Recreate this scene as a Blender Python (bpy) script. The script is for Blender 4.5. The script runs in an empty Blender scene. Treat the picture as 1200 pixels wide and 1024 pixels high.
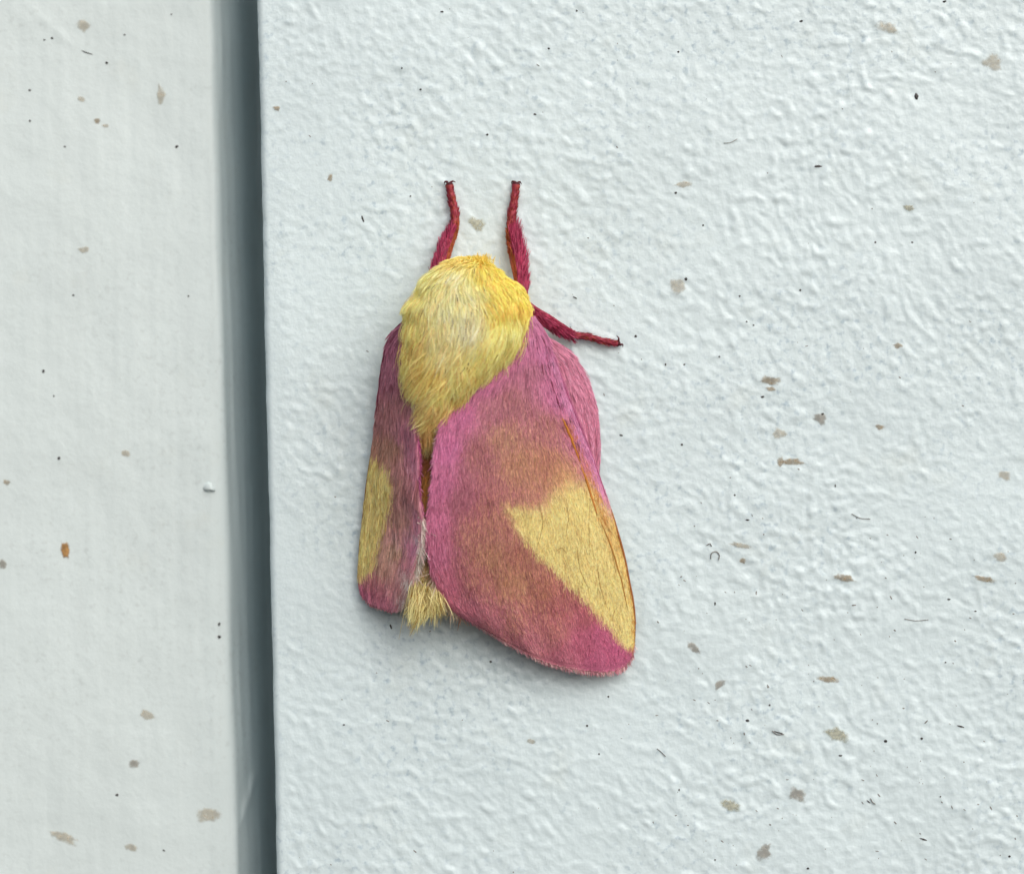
import bpy, math
import numpy as np

# ------------------------------------------------------------------ camera, sky, sun, exposure
S = 5.0e-5            # metres per photograph pixel on the wall face: the picture is 60 mm wide
D = 2600.0            # camera distance from the wall face, same units (13 cm)
scn = bpy.context.scene
cam_d = bpy.data.cameras.new('camera'); cam = bpy.data.objects.new('camera', cam_d)
scn.collection.objects.link(cam); scn.camera = cam
cam.location = (0, -D * S, 0); cam.rotation_euler = (math.radians(90), 0, 0)
cam_d.sensor_fit = 'HORIZONTAL'; cam_d.angle = 2 * math.atan(600 / D)
cam_d.clip_start = 0.005; cam_d.clip_end = 20
cam_d.dof.use_dof = True; cam_d.dof.focus_distance = (D - 45) * S
cam_d.dof.aperture_fstop = (cam_d.lens / 1000) / (46 * S)      # 2.3 mm entrance pupil

SUN_EL, SUN_AZ, SUN_ANGLE, SUN_STR = math.radians(36), math.radians(152), math.radians(95), 1.3
w = bpy.data.worlds.new('World'); scn.world = w; w.use_nodes = True
nt = w.node_tree; nt.nodes.clear()
sky = nt.nodes.new('ShaderNodeTexSky'); sky.sky_type = 'NISHITA'; sky.sun_disc = False
sky.sun_elevation = SUN_EL; sky.sun_rotation = SUN_AZ
sky.air_density = 1.0; sky.dust_density = 6.0; sky.ozone_density = 1.0
hs = nt.nodes.new('ShaderNodeHueSaturation'); hs.inputs['Saturation'].default_value = 0.55   # overcast: nearly white
bg = nt.nodes.new('ShaderNodeBackground'); bg.inputs['Strength'].default_value = 0.12
wo = nt.nodes.new('ShaderNodeOutputWorld')
nt.links.new(sky.outputs[0], hs.inputs['Color']); nt.links.new(hs.outputs[0], bg.inputs['Color'])
nt.links.new(bg.outputs[0], wo.inputs['Surface'])
sd = bpy.data.lights.new('sun', 'SUN'); so = bpy.data.objects.new('sun', sd); scn.collection.objects.link(so)
sd.energy = SUN_STR; sd.angle = SUN_ANGLE; sd.color = (1.0, 0.97, 0.93)
from mathutils import Vector
sdir = Vector((math.sin(SUN_AZ) * math.cos(SUN_EL), math.cos(SUN_AZ) * math.cos(SUN_EL), math.sin(SUN_EL)))
so.rotation_euler = (-sdir).to_track_quat('-Z', 'Y').to_euler(); so.location = sdir * 0.5
vs = scn.view_settings
vs.view_transform = 'Standard'; vs.look = 'None'; vs.gamma = 1; vs.use_curve_mapping = False
vs.exposure = -0.08
scn.render.engine = 'CYCLES'

# ------------------------------------------------------------------ helpers
rng = np.random.default_rng(11)
C = scn.collection

def world(p):
    """(n,3) picture x, picture y, height above the wall face -> metres"""
    p = np.asarray(p, float); k = (D - p[..., 2]) / D
    return np.stack([(p[..., 0] - 600) * k * S, -p[..., 2] * S, (512 - p[..., 1]) * k * S], -1)

def lin(c):
    c = np.asarray(c, float) / 255.0
    return np.where(c <= 0.04045, c / 12.92, ((c + 0.055) / 1.055) ** 2.4)

def mesh_obj(name, V, F, mat, parent=None, col=None, smooth=True, kind=None):
    me = bpy.data.meshes.new(name)
    V = np.ascontiguousarray(V, np.float32)
    if isinstance(F, np.ndarray):
        n = F.shape[1]; m = len(F)
        me.vertices.add(len(V)); me.vertices.foreach_set('co', V.ravel())
        me.loops.add(m * n); me.loops.foreach_set('vertex_index', np.ascontiguousarray(F, np.int32).ravel())
        me.polygons.add(m); me.polygons.foreach_set('loop_start', np.arange(0, m * n, n, dtype=np.int32))
        me.update(calc_edges=True)
    else:
        me.from_pydata([tuple(map(float, v)) for v in V], [], F)
    if smooth: me.polygons.foreach_set('use_smooth', np.ones(len(me.polygons), bool))
    if col is not None:
        a = me.color_attributes.new('pigment', 'FLOAT_COLOR', 'POINT')
        c4 = np.ones((len(V), 4), np.float32); c4[:, :3] = np.clip(col, 0, 1); a.data.foreach_set('color', c4.ravel())
    me.materials.append(mat); me.validate()
    o = bpy.data.objects.new(name, me); C.objects.link(o)
    if parent is not None: o.parent = parent
    if kind: o['kind'] = kind
    return o

_perm = np.random.default_rng(5).permutation(512)
def perlin(x, y, seed=0):
    xi = np.floor(x).astype(int); yi = np.floor(y).astype(int); xf = x - xi; yf = y - yi
    def g(ix, iy):
        hsh = _perm[(_perm[(ix + seed * 57) % 512] + iy + seed * 131) % 512]
        a = hsh * (2 * math.pi / 512) * 7.0
        return np.cos(a), np.sin(a)
    f = lambda t: t * t * t * (t * (t * 6 - 15) + 10)
    u, v = f(xf), f(yf)
    def d(ox, oy):
        gx, gy = g(xi + ox, yi + oy); return gx * (xf - ox) + gy * (yf - oy)
    a = d(0, 0) * (1 - u) + d(1, 0) * u; b = d(0, 1) * (1 - u) + d(1, 1) * u
    return (a * (1 - v) + b * v) * 1.5

def spline(pts, n=None, t=None):
    """Catmull-Rom through pts (any columns), sampled by chord length at t in 0..1"""
    P = np.asarray(pts, float); d = np.r_[0, np.cumsum(np.linalg.norm(np.diff(P[:, :2], axis=0), axis=1))]; d /= d[-1]
    if t is None: t = np.linspace(0, 1, n)
    t = np.clip(np.asarray(t, float), 0, 1)
    m = np.gradient(P, d, axis=0)
    i = np.clip(np.searchsorted(d, t, 'right') - 1, 0, len(d) - 2)
    hstep = (d[i + 1] - d[i])[..., None]; s = ((t - d[i]) / (d[i + 1] - d[i]))[..., None]
    return ((2*s**3-3*s**2+1) * P[i] + (s**3-2*s**2+s) * hstep * m[i] + (-2*s**3+3*s**2) * P[i+1] + (s**3-s**2) * hstep * m[i+1])

def norm(v): return v / np.maximum(np.linalg.norm(v, axis=-1, keepdims=True), 1e-9)
def sstep(a, b, x): t = np.clip((x - a) / (b - a), 0, 1); return t * t * (3 - 2 * t)

def fade(K, sat, gain):          # pigment as measured, less the colour that light bouncing between hairs adds back
    g = K @ np.array([.3, .55, .15]); return (g[..., None] + (K - g[..., None]) * sat) * gain
def anchors(pts, power=3.2, sat=.73, gain=1.27, tint=(1.03, 1, .96)):
    A = np.array([[p[0], p[1]] for p in pts], float); K = fade(lin([p[2] for p in pts]), sat, gain) * np.array(tint)
    def f(x, y):
        d2 = (x[:, None] - A[None, :, 0])**2 + (y[:, None] - A[None, :, 1])**2 + 30
        wt = d2 ** (-power / 2); return (wt @ K) / wt.sum(1, keepdims=True)
    return f

def inpoly_sd(x, y, poly):
    """signed distance, positive inside"""
    P = np.asarray(poly, float); Q = np.roll(P, -1, 0); best = np.full(x.shape, 1e9); ins = np.zeros(x.shape, bool)
    for (ax, ay), (bx, by) in zip(P, Q):
        ex, ey = bx - ax, by - ay; t = np.clip(((x - ax)*ex + (y - ay)*ey) / (ex*ex + ey*ey), 0, 1)
        best = np.minimum(best, np.hypot(x - ax - t*ex, y - ay - t*ey))
        c = ((ay > y) != (by > y)) & (x < ex * (y - ay) / (ey if ey else 1e-9) + ax); ins ^= c
    return np.where(ins, best, -best)

def ribbons(name, pts, width, face, col, mat, parent, tipcol=None, twist=0.9):
    """N strands of K points (picture space) as thin tapering blades; one object"""
    N, K, _ = pts.shape
    tan = np.gradient(pts, axis=1); tan = norm(tan)
    n = np.broadcast_to(face[:, None, :], pts.shape)
    side = norm(np.cross(tan, n)); up = np.cross(side, tan)
    ph = rng.normal(0, twist, N)[:, None, None]
    side = side * np.cos(ph) + up * np.sin(ph)
    s = np.linspace(0, 1, K); taper = (1 - 0.75 * s**2)[None, :, None] * 0.5 * np.asarray(width).reshape(-1, 1, 1)
    a = pts - side * taper; b = pts + side * taper
    V = np.stack([a, b], 2).reshape(-1, 3)
    base = (np.arange(N) * K * 2)[:, None]; k = np.arange(K - 1)[None, :] * 2
    i = base + k
    F = np.stack([i, i + 1, i + 3, i + 2], -1).reshape(-1, 4)
    c = np.repeat(col[:, None, :], K, 1)
    if tipcol is not None: c = c * (1 - s[None, :, None]**1.5) + tipcol[:, None, :] * s[None, :, None]**1.5
    c = np.repeat(c[:, :, None, :], 2, 2).reshape(-1, 3)
    return mesh_obj(name, world(V), F, mat, parent, c, kind='stuff')

# ------------------------------------------------------------------ materials
def nodes(name):
    m = bpy.data.materials.new(name); m.use_nodes = True; t = m.node_tree
    return m, t, t.nodes['Principled BSDF'], t.links.new, t.nodes.new

def paint_material(name, base, mott, rough, grain, streak=0.0):
    m, t, p, L, N = nodes(name)
    co = N('ShaderNodeTexCoord')
    def noise(sc, det, rg=0.55):
        n = N('ShaderNodeTexNoise'); n.inputs['Scale'].default_value = sc; n.inputs['Detail'].default_value = det
        n.inputs['Roughness'].default_value = rg; L(co.outputs['Object'], n.inputs['Vector']); return n
    def ramp(src, a, b, c0, c1):
        r = N('ShaderNodeValToRGB'); r.color_ramp.elements[0].position = a; r.color_ramp.elements[1].position = b
        r.color_ramp.elements[0].color = (*c0, 1); r.color_ramp.elements[1].color = (*c1, 1); L(src, r.inputs[0]); return r
    def mix(kind, fac, a, b):
        x = N('ShaderNodeMix'); x.data_type = 'RGBA'; x.blend_type = kind
        if isinstance(fac, float): x.inputs[0].default_value = fac
        else: L(fac, x.inputs[0])
        L(a, x.inputs[6])
        if isinstance(b, tuple): x.inputs[7].default_value = (*b, 1)
        else: L(b, x.inputs[7])
        return x.outputs[2]
    big = ramp(noise(70, 5).outputs['Fac'], .35, .65, base, tuple(c * .955 for c in base))
    mk = ramp(noise(2400, 4).outputs['Fac'], .54, .70, (0, 0, 0), (1, 1, 1))           # undercoat showing through thin paint
    where = ramp(noise(110, 3).outputs['Fac'], .40, .60, (.05, .05, .05), (.9, .9, .9))
    mm = N('ShaderNodeMath'); mm.operation = 'MULTIPLY'; L(mk.outputs[0], mm.inputs[0]); L(where.outputs[0], mm.inputs[1])
    c1 = mix('MIX', mm.outputs[0], big.outputs[0], mott)
    wm = ramp(noise(240, 4).outputs['Fac'], .60, .78, (0, 0, 0), (.35, .35, .35))        # faint warm grime
    c2 = mix('MIX', wm.outputs[0], c1, (base[0]*.93, base[1]*.88, base[2]*.80))
    if streak:                                                                           # runs and brush streaks down the board
        mp = N('ShaderNodeMapping'); mp.inputs['Scale'].default_value = (700, 700, 28); L(co.outputs['Object'], mp.inputs['Vector'])
        n_ = N('ShaderNodeTexNoise'); n_.inputs['Scale'].default_value = 1; n_.inputs['Detail'].default_value = 5; L(mp.outputs[0], n_.inputs['Vector'])
        sr = ramp(n_.outputs['Fac'], .48, .72, (0, 0, 0), (1, 1, 1)); sm = N('ShaderNodeMath'); sm.operation = 'MULTIPLY'; L(sr.outputs[0], sm.inputs[0]); sm.inputs[1].default_value = streak * 3
        c2 = mix('MIX', sm.outputs[0], c2, tuple(c * .86 for c in base))
    L(c2, p.inputs['Base Color'])
    rr = N('ShaderNodeMapRange'); L(noise(900, 3).outputs['Fac'], rr.inputs[0])
    rr.inputs[3].default_value = rough - .08; rr.inputs[4].default_value = rough + .12; L(rr.outputs[0], p.inputs['Roughness'])
    b = N('ShaderNodeBump'); b.inputs['Strength'].default_value = grain; b.inputs['Distance'].default_value = 0.00006
    L(noise(3200, 4, .6).outputs['Fac'], b.inputs['Height']); L(b.outputs[0], p.inputs['Normal'])
    return m

M_wall = paint_material('stippled white paint', (.662, .782, .825), (.40, .52, .60), .30, .55)
M_board = paint_material('smooth white paint', (.667, .762, .777), (.57, .65, .66), .42, .35, .10)

def pigment_material(name, rough=.6, trans=.25, spec=.25, var=.18, scale=9000):
    m, t, p, L, N = nodes(name)
    a = N('ShaderNodeAttribute'); a.attribute_name = 'pigment'
    co = N('ShaderNodeTexCoord'); n = N('ShaderNodeTexNoise'); n.inputs['Scale'].default_value = scale; n.inputs['Detail'].default_value = 2
    L(co.outputs['Object'], n.inputs['Vector'])
    r = N('ShaderNodeMapRange'); L(n.outputs['Fac'], r.inputs[0]); r.inputs[1].default_value = .3; r.inputs[2].default_value = .7
    r.inputs[3].default_value = 1 - var; r.inputs[4].default_value = 1 + var
    v = N('ShaderNodeVectorMath'); v.operation = 'SCALE'; L(a.outputs['Color'], v.inputs[0]); L(r.outputs[0], v.inputs['Scale'])
    L(v.outputs[0], p.inputs['Base Color']); p.inputs['Roughness'].default_value = rough; p.inputs['Specular IOR Level'].default_value = spec
    if trans:
        tr = N('ShaderNodeBsdfTranslucent'); L(v.outputs[0], tr.inputs['Color'])
        mx = N('ShaderNodeMixShader'); mx.inputs[0].default_value = trans
        L(p.outputs[0], mx.inputs[1]); L(tr.outputs[0], mx.inputs[2]); L(mx.outputs[0], t.nodes['Material Output'].inputs['Surface'])
    return m

M_skin = pigment_material('moth cuticle', .55, 0, .3)
M_fur = pigment_material('moth fur', .5, .35, .3, .1)
M_scale = pigment_material('wing scales', .55, .2, .25, .12)
M_membrane = pigment_material('wing membrane', .6, .12, .2, .2)

def speck_material(name, c, rough=.6, alpha=1.0):
    m, t, p, L, N = nodes(name)
    co = N('ShaderNodeTexCoord'); n = N('ShaderNodeTexNoise'); n.inputs['Scale'].default_value = 5200; n.inputs['Detail'].default_value = 3
    L(co.outputs['Object'], n.inputs['Vector'])
    r = N('ShaderNodeValToRGB'); l = lin(c)
    r.color_ramp.elements[0].color = (*(l * .62), 1); r.color_ramp.elements[1].color = (*np.minimum(l * 1.25, 1), 1)
    r.color_ramp.elements[0].position = .35; r.color_ramp.elements[1].position = .68
    L(n.outputs['Fac'], r.inputs[0]); L(r.outputs[0], p.inputs['Base Color']); p.inputs['Roughness'].default_value = rough
    if alpha < 1:                                            # a thin dried film: patchy cover
        e_ = N('ShaderNodeAttribute'); e_.attribute_name = 'pigment'
        n2 = N('ShaderNodeTexNoise'); n2.inputs['Scale'].default_value = 3600; n2.inputs['Detail'].default_value = 5; n2.inputs['Roughness'].default_value = .65
        L(co.outputs['Object'], n2.inputs['Vector'])
        ad = N('ShaderNodeMath'); ad.operation = 'MULTIPLY_ADD'; L(n2.outputs['Fac'], ad.inputs[0]); ad.inputs[1].default_value = 1.6; L(e_.outputs['Fac'], ad.inputs[2])
        q = N('ShaderNodeMapRange'); q.interpolation_type = 'SMOOTHSTEP'; L(ad.outputs[0], q.inputs[0]); q.inputs[1].default_value = .95; q.inputs[2].default_value = 1.75
        q.inputs[3].default_value = 0; q.inputs[4].default_value = alpha; L(q.outputs[0], p.inputs['Alpha'])
    return m

# ------------------------------------------------------------------ the two painted boards
def stretch(lo, hi, step, far):
    """even steps between lo and hi, growing steps out to +-far beyond"""
    a = np.arange(lo, hi + step, step); out = [a]; e = []; s = step; x = a[-1]
    while x < hi + far: s *= 1.35; x += s; e.append(x)
    f = []; s = step; x = lo
    while x > lo - far: s *= 1.35; x -= s; f.append(x)
    return np.array(f[::-1]), a, np.array(e)

def edge_x(y): return 302 + y * (23 / 1024) + 1.0 * perlin(y / 90, y * 0 + .3, 3) + .5 * perlin(y / 22, y * 0 + .7, 4)

def wall_h(x, y):
    """height of the stippled paint film, picture units"""
    s = x - (302 + y * (23 / 1024))
    wx = x + 6 * perlin(x / 40, y / 40, 1); wy = y + 6 * perlin(x / 46 + 9, y / 46, 2)
    # roller stipple, dragged towards the lower right, more so away from the corner
    drag = .75 + .45 * perlin(x / 330, y / 330, 7)
    p = (wx + wy) * .7071; q = (wy - wx) * .7071
    n1 = perlin(p / (14 + 6 * drag), q / 12.5, 11); n2 = perlin(p / (8 + 2 * drag), q / 7, 12); n3 = perlin(x / 4.6, y / 4.6, 13)
    blob = sstep(.1, .6, perlin(wx / 15, wy / 14, 14))
    amp = .55 + .35 * sstep(350, 640, x) + .45 * perlin(x / 210, y / 210, 15) + .3 * perlin(x / 80, y / 80, 16)
    hgt = .66 * amp * ((.8 + .5 * perlin(x / 150, y / 190, 18)) * .95 * n1 + .85 * n2 + .5 * n3 + 1.35 * blob) + 1.6 * perlin(x / 120, y / 120, 17)
    return hgt * sstep(3, 26, s)

f, a, e = stretch(-20, 1044, 2.6, 2200); rows = np.r_[f, a, e]
sa = np.array([0, .6, 1.4, 2.4, 3.8, 5.4, 7.2]); _, sb, sc = stretch(9, 925, 2.6, 2000); scol = np.r_[sa, sb, sc]
Y, SX = np.meshgrid(rows, scol, indexing='ij')
X = edge_x(Y) + SX
R = 7.0; rnd = np.where(SX < R, -(R - np.sqrt(np.maximum(R*R - (R - SX)**2, 0))), 0.0)
H = wall_h(X, Y) + rnd
# the side of the board, going back into the gap
hs_ = np.array([-320, -220, -140, -90, -50, -25, -12.]); Ys, Hs = np.meshgrid(rows, hs_, indexing='ij')
Xs = edge_x(Ys)
def unproj_edge(Xs, Ys, Hs):    # keep the side square to the face: undo the perspective of world()
    k = (D + 7) / (D - Hs); return 600 + (Xs - 600) * k, 512 + (Ys - 512) * k
Xs, Ysp = unproj_edge(Xs, Ys, Hs)
P3 = np.concatenate([np.stack([Xs, Ysp, Hs], -1), np.stack([X, Y, H], -1)], 1)
nr, nc = P3.shape[:2]
idx = np.arange(nr * nc).reshape(nr, nc)
def quads(idx): return np.stack([idx[:-1, :-1], idx[1:, :-1], idx[1:, 1:], idx[:-1, 1:]], -1).reshape(-1, 4)
wall = mesh_obj('wall_panel', world(P3).reshape(-1, 3), quads(idx), M_wall)
wall['kind'] = 'structure'; wall['label'] = 'white stippled painted panel that the moth clings to'

LB = -75.0                      # face of the left board lies 3.7 mm behind the wall panel's face
f, a, e = stretch(-20, 1044, 4, 2200); rows = np.r_[f, a, e]
f, a, e = stretch(-20, 222, 4, 2000)
flat = np.r_[f, a]
prof = np.array([[0, 0], [6, -.3], [12, -1.2], [17, -2], [21, -3.6], [24.5, -7], [27, -12], [30, -19], [35, -30], [40, -42], [46, -57], [52, -76],
                 [58, -104], [64, -140], [70, -172], [78, -195], [90, -206], [130, -210]], float)
prof = spline(prof, 60)
Y, A = np.meshgrid(rows, np.r_[flat - 226, prof[:, 0]], indexing='ij')
HP = np.r_[np.zeros(len(flat)), prof[:, 1]]
tilt = Y * (27 / 1024)
XL = 226 + A + tilt * sstep(-500, -10, A) + 1.6 * perlin(Y / 120, Y * 0 + .2, 21) * sstep(0, 20, A)
HL = np.broadcast_to(HP, XL.shape) + LB
near = 1 - sstep(4, 26, A)
HL = HL + near * (1.6 * perlin(XL / 160, Y / 210, 22) + .8 * perlin(XL / 45, Y / 60, 23) + .28 * perlin(XL / 13, Y / 15, 24) + .30 * perlin(XL / 4.5, Y / 260, 28)) \
        + (1 - near) * (1.9 * perlin(A / 7, Y / 260, 25) + 1.1 * perlin(A / 3.4, Y / 150, 26))     # brush marks along the edge
ridge = np.exp(-((XL - (300 - (Y - 905) * .28)) / 4.5)**2) * sstep(893, 915, Y) * (1 - sstep(940, 985, Y)); HL = HL + 5 * ridge
ridge2 = np.exp(-((XL - 296 - (Y - 600) * .015) / 2.0)**2) * sstep(566, 572, Y) * (1 - sstep(600, 700, Y)); HL = HL + 3 * ridge2
scr = np.exp(-(((XL - 95) + (Y - 62) * -1.15) / 6)**2) * sstep(25, 50, XL) * (1 - sstep(70, 100, XL)); HL = HL + .8 * scr * (.6 + .6 * perlin(XL / 9, Y / 9, 27))
P3 = np.stack([XL, Y, HL], -1); idx = np.arange(P3.shape[0] * P3.shape[1]).reshape(P3.shape[:2])
board = mesh_obj('edge_board', world(P3).reshape(-1, 3), quads(idx), M_board)
board['kind'] = 'structure'; board['label'] = 'smooth white board with rounded edge beside the dark gap'
def board_h(x, y):
    return LB + 1.6 * perlin(x / 160, y / 210, 22) + .8 * perlin(x / 45, y / 60, 23) + .28 * perlin(x / 13, y / 15, 24)

# ------------------------------------------------------------------ dirt stuck on the boards
def blotch(name, x, y, rx, ry, ang, mat, parent, hf, lift=.35, thick=.3, n=11, ragged=.28):
    th = np.linspace(0, 2 * np.pi, n, endpoint=False); rad = 1 + ragged * rng.uniform(-1, 1, n)
    ca, sa_ = math.cos(ang), math.sin(ang); pts = [(0, 0, thick)]
    for fr, up in ((.55, thick * .8), (.9, thick * .3), (1.0, -.9)):
        for t_, r_ in zip(th, rad): pts.append((math.cos(t_) * rx * r_ * fr, math.sin(t_) * ry * r_ * fr, up))
    q = np.array(pts); X_ = x + q[:, 0] * ca - q[:, 1] * sa_; Y_ = y + q[:, 0] * sa_ + q[:, 1] * ca
    H_ = hf(X_, Y_) + lift + q[:, 2]
    F = [(0, 1 + (i + 1) % n, 1 + i) for i in range(n)]
    for k in range(2):
        o0 = 1 + k * n
        F += [(o0 + i, o0 + (i + 1) % n, o0 + n + (i + 1) % n, o0 + n + i) for i in range(n)]
    edge = np.r_[1.0, np.full(n, .8), np.full(n, .2), np.full(n, -.6)]
    col = np.repeat(edge[:, None], 3, 1) if name == 'stain' else None
    return mesh_obj(name, world(np.stack([X_, Y_, H_], -1)), F, mat, parent, col)

tan_, olive, brown, rust, grey_ = [speck_material(n, c, .6, al) for n, c, al in (
    ('dried tan film', (186, 170, 142), .42), ('dried olive film', (186, 182, 154), .55), ('dried brown film', (160, 136, 96), .55),
    ('rust brown crust', (176, 134, 80), .95), ('grey brown film', (146, 132, 114), .5))]
black = speck_material('black grit', (58, 56, 58), .6)
for x, y, rx, ry, an, m in [
    (1163, 74, 12, 9, .2, tan_), (1040, 33, 12, 6, .3, tan_), (795, 335, 9, 10, .4, tan_), (801, 216, 9, 4, 0, tan_), (903, 446, 9, 6, .1, brown),
    (903, 456, 6, 3, .1, brown), (961, 490, 9, 6, .5, grey_), (930, 541, 12, 4, .1, brown), (915, 541, 4, 5, 0, brown), (990, 677, 12, 4, .3, brown),
    (1053, 405, 7, 3, 0, brown), (1177, 557, 9, 5, .3, tan_), (1155, 678, 14, 3, .15, brown), (1172, 652, 8, 5, .3, tan_), (868, 639, 12, 3, .2, tan_),
    (870, 657, 4, 3, 0, brown), (980, 860, 13, 7, .4, olive), (856, 944, 11, 6, .2, olive), (935, 931, 10, 8, .3, grey_), (895, 998, 9, 10, .3, grey_),
    (970, 796, 11, 4, .15, brown), (1031, 500, 6, 3, 0, brown), (558, 263, 9, 7, .4, olive), (387, 209, 3, 4, .5, brown), (622, 868, 5, 2.5, .2, tan_),
    (324, 127, 4, 3, 0, brown), (813, 760, 9, 4, .7, grey_), (843, 802, 8, 4, -.6, grey_), (914, 508, 7, 7, .2, tan_), (1066, 244, 7, 4, .2, olive)]:
    blotch('stain', x, y, rx * 1.35, ry * 1.35, an, m, wall, wall_h)
for x, y, rx, ry, an, m in [
    (77, 645, 4.8, 10, -.1, rust), (75, 980, 16, 5.5, .45, tan_), (243, 955, 15, 8, -.2, tan_), (172, 838, 8, 6, .3, tan_), (98, 293, 6.5, 4, 0, tan_),
    (157, 895, 7, 4, 0, grey_), (98, 30, 8, 6, .4, tan_), (147, 531, 4.5, 4, .3, tan_), (8, 565, 4, 3, 0, brown), (3, 661, 4, 6, 0, grey_),
    (114, 142, 3.2, 3, 0, brown), (153, 993, 7, 4, .3, tan_), (188, 112, 5, 11, -.1, tan_), (95, 116, 5, 3, .4, tan_), (124, 148, 4, 2, 0, tan_)]:
    blotch('stain', x, y, rx * 1.35, ry * 1.35, an, m, board, board_h)
for x, y, rx, ry, an in [
    (1074, 113, 3, 6, -.15), (939, 25, 2.6, 1.6, -.3), (1107, 2, 3, 1.8, -.2), (795, 61, 1.6, 1.6, 0), (959, 195, 6, 1.8, 0), (792, 226, 2.4, 1.8, 0),
    (824, 264, 1.6, 1.6, 0), (804, 327, 2.6, 2.4, 0), (1026, 284, 1.6, 1.4, 0), (1069, 284, 2, 1.4, .2), (938, 340, 1.5, 1.5, 0), (867, 347, 1.5, 1.5, 0),
    (875, 377, 1.5, 1.5, 0), (883, 381, 1.5, 1.5, 0), (780, 427, 1.5, 2.2, 0), (802, 427, 1.8, 1.4, 0), (843, 418, 1.4, 1.4, 0), (894, 465, 3, 1.6, -.2),
    (964, 485, 2.4, 1.8, 0), (799, 521, 2, 1.6, 0), (861, 580, 1.6, 1.6, 0), (876, 609, 3.4, 1.3, .1), (1073, 647, 1.5, 1.8, 0), (1112, 702, 2.8, 1.3, 0),
    (979, 569, 1.2, 2.4, 0), (902, 826, 1.6, 1.6, 0), (1038, 868, 2.6, 2.4, 0), (1080, 865, 2, 2, 0), (985, 885, 3, 1.6, 0), (876, 844, 3, 2, .3),
    (1102, 933, 1.4, 1.4, 0), (947, 1017, 2.2, 1.8, 0), (912, 858, 8, 1.2, .25), (1126, 851, 7, 1.4, .25), (1082, 983, 6, 1.4, .3), (575, 775, 2, 1.8, 0),
    (688, 850, 2, 2, 0), (403, 849, 2, 1.4, 0), (713, 816, 1.8, 1.5, 0), (702, 883, 1.4, 1.6, 0), (458, 734, 1.6, 4.5, -.3), (518, 14, 2.6, 1.4, .1),
    (676, 13, 1.6, 1.6, 0), (643, 57, 2.2, 1.4, .2), (471, 80, 1.3, 1.8, 0), (493, 105, 1.8, 1.6, 0), (627, 134, 2.2, 1.4, .2), (571, 158, 2, 1.5, 0),
    (425, 256, 1.6, 6, -.35), (745, 394, 2, 2, 0), (481, 230, 1.4, 1.4, 0), (674, 349, 4, 1, .5), (728, 510, 3, 1.4, .2), (838, 1007, 1.8, 1.3, 0),
    (796, 925, 1.3, 2, 0), (1018, 939, 4, 1, .8), (1143, 716, 2, 1.2, 0), (1183, 1003, 2, 1.6, 0), (1108, 776, 1.6, 1.2, 0), (838, 707, 1.3, 3, 0)]:
    blotch('dirt_speck', x, y, rx * .78, ry * .78, an, black, wall, wall_h, .3, .7, 8, .2)
for x, y, rx, ry, an in [(125, 74, 2.6, 1.8, .3), (35, 106, 2.2, 1.6, .2), (35, 142, 1.8, 1.6, 0), (61, 45, 2, 1.8, 0), (52, 47, 1.8, 1.2, 0), (201, 17, 1.4, 1.2, 0),
    (207, 172, 3, 2, -.5), (221, 347, 1.6, 1.6, 0), (86, 346, 1.8, 1.4, 0), (69, 537, 2.4, 2.6, 0), (257, 731, 1.8, 2.6, .1), (257, 746, 2.4, 2.6, .2),
    (192, 996, 2.4, 1.4, .6), (137, 931, 2.6, 2.2, 0), (76, 172, 2, 1.2, 0), (146, 41, 1.6, 1.2, 0), (102, 62, 9, .8, .35), (51, 435, 2.4, 2.6, .3), (63, 464, 1.4, 1.4, 0)]:
    blotch('dirt_speck', x, y, rx * .8, ry * .8, an, black, board, board_h, .3, .7, 8, .2)
blotch('paint_nib', 245, 572, 6.5, 5.2, .5, M_board, board, board_h, .5, 5.0, 12, .38)

def tube_pts(path, rad, n=8):
    """closed tube along path (picture space); rad (k,2) = half width in the wall plane, half height"""
    P = np.asarray(path, float); T = norm(np.gradient(P, axis=0)); up = np.array([0, 0, 1.0])
    side = norm(np.cross(T, up)); up2 = norm(np.cross(side, T)); th = np.linspace(0, 2 * np.pi, n, endpoint=False)
    V = P[:, None, :] + side[:, None, :] * (np.cos(th)[None, :, None] * rad[:, None, None, 0]) + up2[:, None, :] * (np.sin(th)[None, :, None] * rad[:, None, None, 1])
    k = len(P); F = []
    for i in range(k - 1):
        for j in range(n): F.append((i*n + j, i*n + (j+1) % n, (i+1)*n + (j+1) % n, (i+1)*n + j))
    F.append(tuple(range(n))[::-1]); F.append(tuple((k-1)*n + j for j in range(n)))
    return V.reshape(-1, 3), F

def fibre(pts, r, mat, parent, hf):
    q = spline(pts, 10); p3 = np.c_[q, hf(q[:, 0], q[:, 1]) + r + .5]
    V, F = tube_pts(p3, np.full((10, 2), r), 5); mesh_obj('fibre', world(V), F, mat, parent)
fibre_m = speck_material('grey brown fibre', (120, 112, 106), .6)
for pts, r in [([(833, 655), (834, 648), (839, 646), (843, 650), (842, 656)], .8), ([(828, 639), (832, 637), (834, 640)], .7), ([(998, 602), (1008, 607), (1020, 608)], .5),
               ([(1060, 725), (1072, 727), (1088, 726)], .5), ([(848, 168), (857, 167), (864, 163)], .45), ([(905, 856), (910, 860), (919, 860)], .7),
               ([(770, 877), (776, 882), (780, 886)], .6), ([(1020, 935), (1023, 940), (1026, 942)], .7)]:
    fibre(pts, r * .7, fibre_m, wall, wall_h)

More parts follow.
